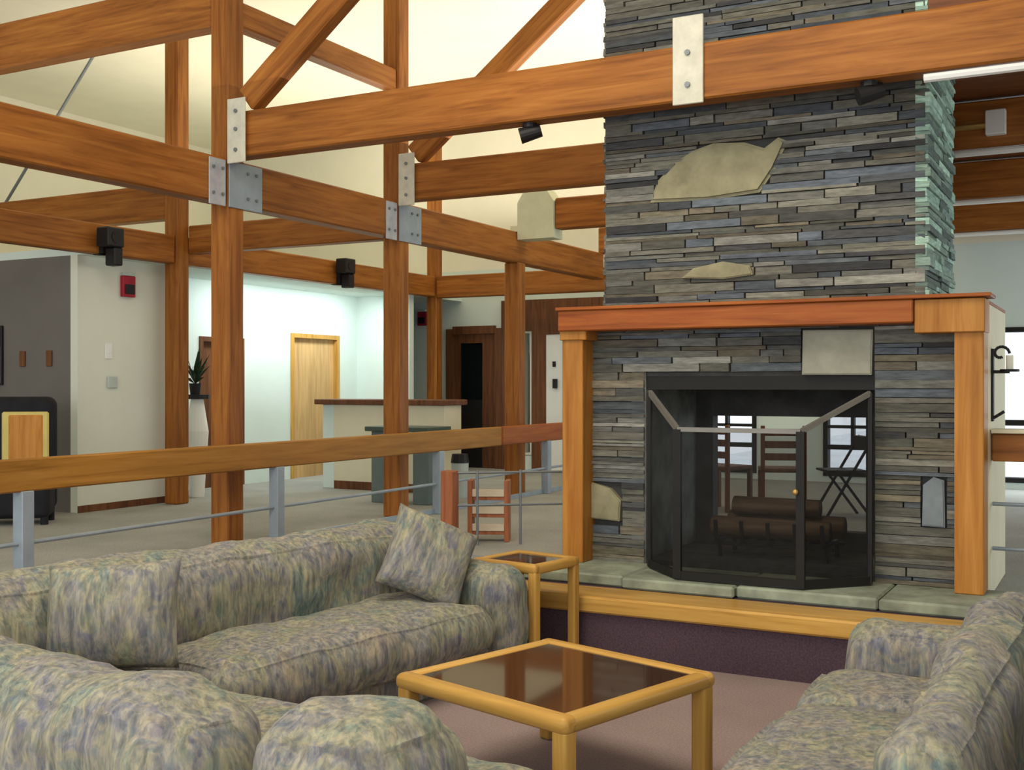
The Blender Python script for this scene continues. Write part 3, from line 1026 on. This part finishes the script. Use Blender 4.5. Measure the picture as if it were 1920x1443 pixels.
# end table
et = thing('end_table', 'tall golden oak end table at the far end of the long sofa', 'end table', rel(2.37, -.24, 0), AZ)
hx, hy = .24, .225
for sg in (-1, 1):
    MB().soft(-hx, hx, sg * (hy - .03) - .03, sg * (hy - .03) + .03, .56, .62, .02).build('frame_rail', 'oak_x', et)
    MB().soft(sg * (hx - .03) - .03, sg * (hx - .03) + .03, -hy + .02, hy - .02, .56, .618, .02).build('frame_rail', 'oak_y', et)
MB().box(-hx + .05, hx - .05, -hy + .05, hy - .05, .60, .61).build('glass_top', 'smoked', et)
for sx in (-1, 1):
    for sy in (-1, 1):
        MB().soft(sx * (hx - .03) - .028, sx * (hx - .03) + .028, sy * (hy - .03) - .028, sy * (hy - .03) + .028, 0, .58, .012).build('leg', 'oak_z', et)

# ------------------------------------------------------------------ reception counter and things beyond the rail
rc = thing('reception_counter', 'pale reception counter with dark wooden top behind the rail', 'counter', (-7.7, 11.5, ZU))
RC = (-7.7, 11.5, ZU)
child_world(MB().box(-8.62, -7.0, 11.34, 11.72, ZU, 1.41, .006), 'body', 'panel_cream', rc, RC)
child_world(MB().box(-8.80, -8.62, 11.36, 12.3, ZU, 1.41, .006), 'end_panel', 'far_white', rc, RC)
child_world(MB().box(-8.86, -6.96, 11.26, 11.80, 1.41, 1.475, .008), 'counter_top', 'dark_wood', rc, RC)
child_world(MB().box(-8.60, -7.02, 11.325, 11.34, ZU, ZU + .1), 'kick_board', 'dark_wood', rc, RC)

sd = thing('side_table', 'dark green topped table standing in front of the reception counter', 'table', (-6.86, 10.35, ZU))
SD = (-6.86, 10.35, ZU)
child_world(MB().box(-7.26, -6.46, 10.1, 10.6, 1.15, 1.20, .006), 'table_top', 'green_top', sd, SD)
for x in (-7.14, -6.60):
    child_world(MB().box(x - .1, x + .1, 10.2, 10.5, ZU, 1.15, .005), 'pedestal', 'teal_dark', sd, SD)

# pedestal with plant at the passage
pd = thing('pedestal', 'white tapering pedestal with black top beside the slim post', 'pedestal', (-9.36, 9.76, ZU))
MB().cyl((0, 0, .0), (0, 0, .75), .08, 20, .13).cyl((0, 0, .75), (0, 0, 1.12), .13, 20, .07).build('column', 'white_plastic', pd)
MB().cyl((0, 0, 1.12), (0, 0, 1.17), .14, 20).build('top_plate', 'black', pd)
pl = thing('potted_plant', 'small dark leafy plant standing on the white pedestal', 'plant', (-9.38, 9.75, ZU + 1.17))
MB().cyl((0, 0, 0), (0, 0, .13), .055, 14, .07).build('pot', 'black', pl)
mb = MB()
rnd = random.Random(5)
for i in range(26):
    a = rnd.uniform(0, 6.28)
    e = rnd.uniform(.3, 1.4)
    L = rnd.uniform(.18, .5)
    tip = Vector((math.cos(a) * math.cos(e) * L * .6, math.sin(a) * math.cos(e) * L * .6, .12 + math.sin(e) * L))
    base = Vector((0, 0, .12))
    sd_ = Vector((-math.sin(a), math.cos(a), 0)) * .025
    mid = (base + tip) / 2 + Vector((0, 0, .03))
    v = [mb.bm.verts.new(k) for k in (base, mid + sd_, tip, mid - sd_)]
    mb.bm.faces.new(v[:3])
    mb.bm.faces.new((v[0], v[2], v[3]))
mb.build('foliage', 'leaf', pl)

# black chairs at the taupe wall
hc = thing('high_back_chair', 'black high-backed chair with yellow edged orange back panel by the taupe wall', 'chair', (-9.06, 7.22, ZU), R(42))
MB().soft(-.36, .26, -.02, .16, .10, 1.17, .12, .0, 0).build('back_frame', 'chair_black', hc)
MB().box(-.21, .20, -.045, -.0, .40, 1.03, .015).build('panel_edge', 'yellow_edge', hc)
MB().box(-.15, .15, -.055, -.03, .42, 1.0, .01).build('back_panel', 'orange_panel', hc)
MB().soft(-.35, .25, -.34, .05, .06, .42, .06).build('seat', 'chair_black', hc)
for x in (-.30, .20):
    for y in (-.28, .08):
        MB().cyl((x, y, 0), (x, y, .30), .035, 10).build('leg', 'chair_black', hc)
# small things on the left walls
pic = thing('framed_picture', 'dark framed pinkish picture on the taupe wall, cut by the left edge', 'picture', (-10.62, 7.93, 1.65))
MB().box(-.32, .32, -.03, -.001, 0, .62, .004).build('picture_frame', 'black', pic)
MB().box(-.26, .30, -.036, -.028, .02, .40).build('print', 'picture', pic)
for x, lb in ((-10.0, 'left of the two small brown plates on the taupe wall'), (-9.6, 'right of the two small brown plates on the taupe wall')):
    o = MB().box(-.04, .04, -.02, -.001, -.08, .08, .004).build('wall_plate', 'dark_wood', loc=(x, 7.93, 1.92))
    tag(o, lb, 'wall plate', 'brown wall plates')
lt = thing('light_switch', 'small white light switch on the white wall panel', 'switch', (-9.2, 8.32, 2.0))
MB().box(.001, .012, -.045, .045, -.08, .08, .003).build('switch_plate', 'white_plastic', lt)
MB().box(.012, .022, -.015, .015, -.03, .03, .002).build('toggle', 'white_plastic', lt)
o = MB().box(.001, .03, -.06, .06, -.06, .06, .006).build('thermostat', 'grey_plastic', loc=(-9.2, 8.36, 1.68))
tag(o, 'grey thermostat below the light switch on the white wall', 'thermostat')


def alarm(loc, rz, label):
    a = thing('fire_alarm', label, 'fire alarm', loc, rz, 'red fire alarms')
    MB().box(.001, .05, -.085, .085, -.13, .09, .006).build('housing', 'red', a)
    MB().box(.05, .065, -.06, .06, -.10, .0, .004).build('grille', 'black', a)
    MB().box(.001, .06, -.07, .07, .09, .125, .004).build('strobe', 'grey_plastic', a)


alarm((-9.2, 8.56, 2.70), 0, 'red fire alarm high on the white wall panel')
alarm((-9.78, YF, 2.72), R(-90), 'small red fire alarm on the far wall left of the reddish post')


def speaker(loc, rz, label, drop):
    s = thing('loudspeaker', label, 'speaker', loc, rz, 'black loudspeakers')
    MB().box(.005, .06, -.04, .04, drop, .10).box(-.08, .06, -.04, .04, drop, drop + .008).build('wall_bracket', 'iron', s)
    MB().box(.05, .22, -.12, .09, -.02, .17, .012).build('cabinet', 'black', s)
    MB().box(.06, .20, -.02, .09, -.20, -.02, .012).build('horn_box', 'black', s)
    MB().cyl((.215, -.015, .075), (.226, -.015, .075), .06, 16).build('cone', 'iron', s)


speaker((-8.934, 8.0, 3.03), 0, 'black loudspeaker on the lintel beam above the white wall panel', -.0885)
speaker((-8.934, 11.85, 3.10), 0, 'black loudspeaker on the lintel beam left of the counter post', -.1585)


def spot(loc, label):
    s = thing('spotlight', label, 'spotlight', loc, 0, 'black spotlights')
    MB().cyl((0, 0, -.03), (0, 0, 0), .05, 14).build('mount', 'black', s)
    MB().cyl((-.06, -.03, -.085), (.07, .03, -.045), .055, 16, .045).build('lamp_head', 'black', s)


spot((-3.55, ROWS[0], 3.424), 'black spotlight under the large beam left of the chimney')
spot((-1.31, ROWS[0], 3.424), 'black spotlight under the large beam before the chimney top right')
jb = thing('junction_box', 'white junction box with brass conduit on the beam right of the chimney', 'junction box', (-.83, ROWS[1] - .085, 3.60))
MB().box(-.07, .07, -.09, -.001, -.10, .08, .006).build('box', 'white_plastic', jb)
MB().cyl((-.35, -.03, -.02), (-.07, -.03, -.02), .025, 10).build('conduit', 'brass', jb)


# wooden chairs beyond the fireplace and at the newel
def wchair(loc, rz, label, group=None, mat='dark_wood', slat='dark_wood'):
    c = thing('ladder_back_chair', label, 'chair', loc, rz, group)
    MB().box(-.22, .22, -.21, .21, .42, .46, .01).build('seat', slat, c)
    for x in (-.2, .2):
        MB().box(x - .02, x + .02, -.2, -.16, 0, .42).build('leg', mat, c)
        MB().box(x - .02, x + .02, .17, .21, 0, .88, .004).build('leg', mat, c)
    for z in (.54, .66, .78):
        MB().box(-.18, .18, .18, .20, z, z + .07, .004).build('slat', slat, c)
    return c


c0 = wchair((-3.62, 11.3, ZU), R(160), 'brown wooden chair beyond the firebox, left of the pair', 'wooden chairs beyond the fireplace')
copy_tree(c0, 'brown wooden chair beyond the firebox, right of the pair', (-3.0, 11.25, ZU), R(200))
rk = thing('magazine_rack', 'low reddish wooden rack with pale slats beside the wire railing', 'rack', (-4.60, 8.15, ZU), R(24))
for x in (-.15, .15):
    MB().box(x - .02, x + .02, -.10, .10, 0, .50, .004).build('side_panel', 'red_wood', rk)
for i_, z in enumerate((.06, .20, .34)):
    MB().box(-.13, .13, -.09, .09, z, z + .03, .003).build('shelf', 'red_wood', rk)
    MB().box(-.13, .13, -.105, -.09, z + .03, z + .09, .003).build('slat', 'slat', rk)
bn = thing('waste_bin', 'grey waste bin with black lid beyond the rail, by the third post', 'bin', (-6.62, 11.05, ZU))
MB().cyl((0, 0, 0), (0, 0, .40), .085, 18, .10).build('body', 'grey_plastic', bn)
MB().cyl((0, 0, .40), (0, 0, .50), .105, 18, .09).build('lid', 'black', bn)
fc = thing('folding_chair', 'black metal folding chair against the bright window beyond the firebox', 'chair', (-2.42, 11.3, ZU), R(30))
for y in (-.2, .2):
    MB().bar((-.22, y, 0), (.24, y, .78), .022, .022).bar((.22, y, 0), (-.12, y, .46), .022, .022).build('leg', 'black', fc)
MB().box(-.2, .18, -.19, .19, .44, .46).build('seat', 'black', fc)
MB().box(.17, .25, -.19, .19, .66, .78).build('backrest', 'black', fc)
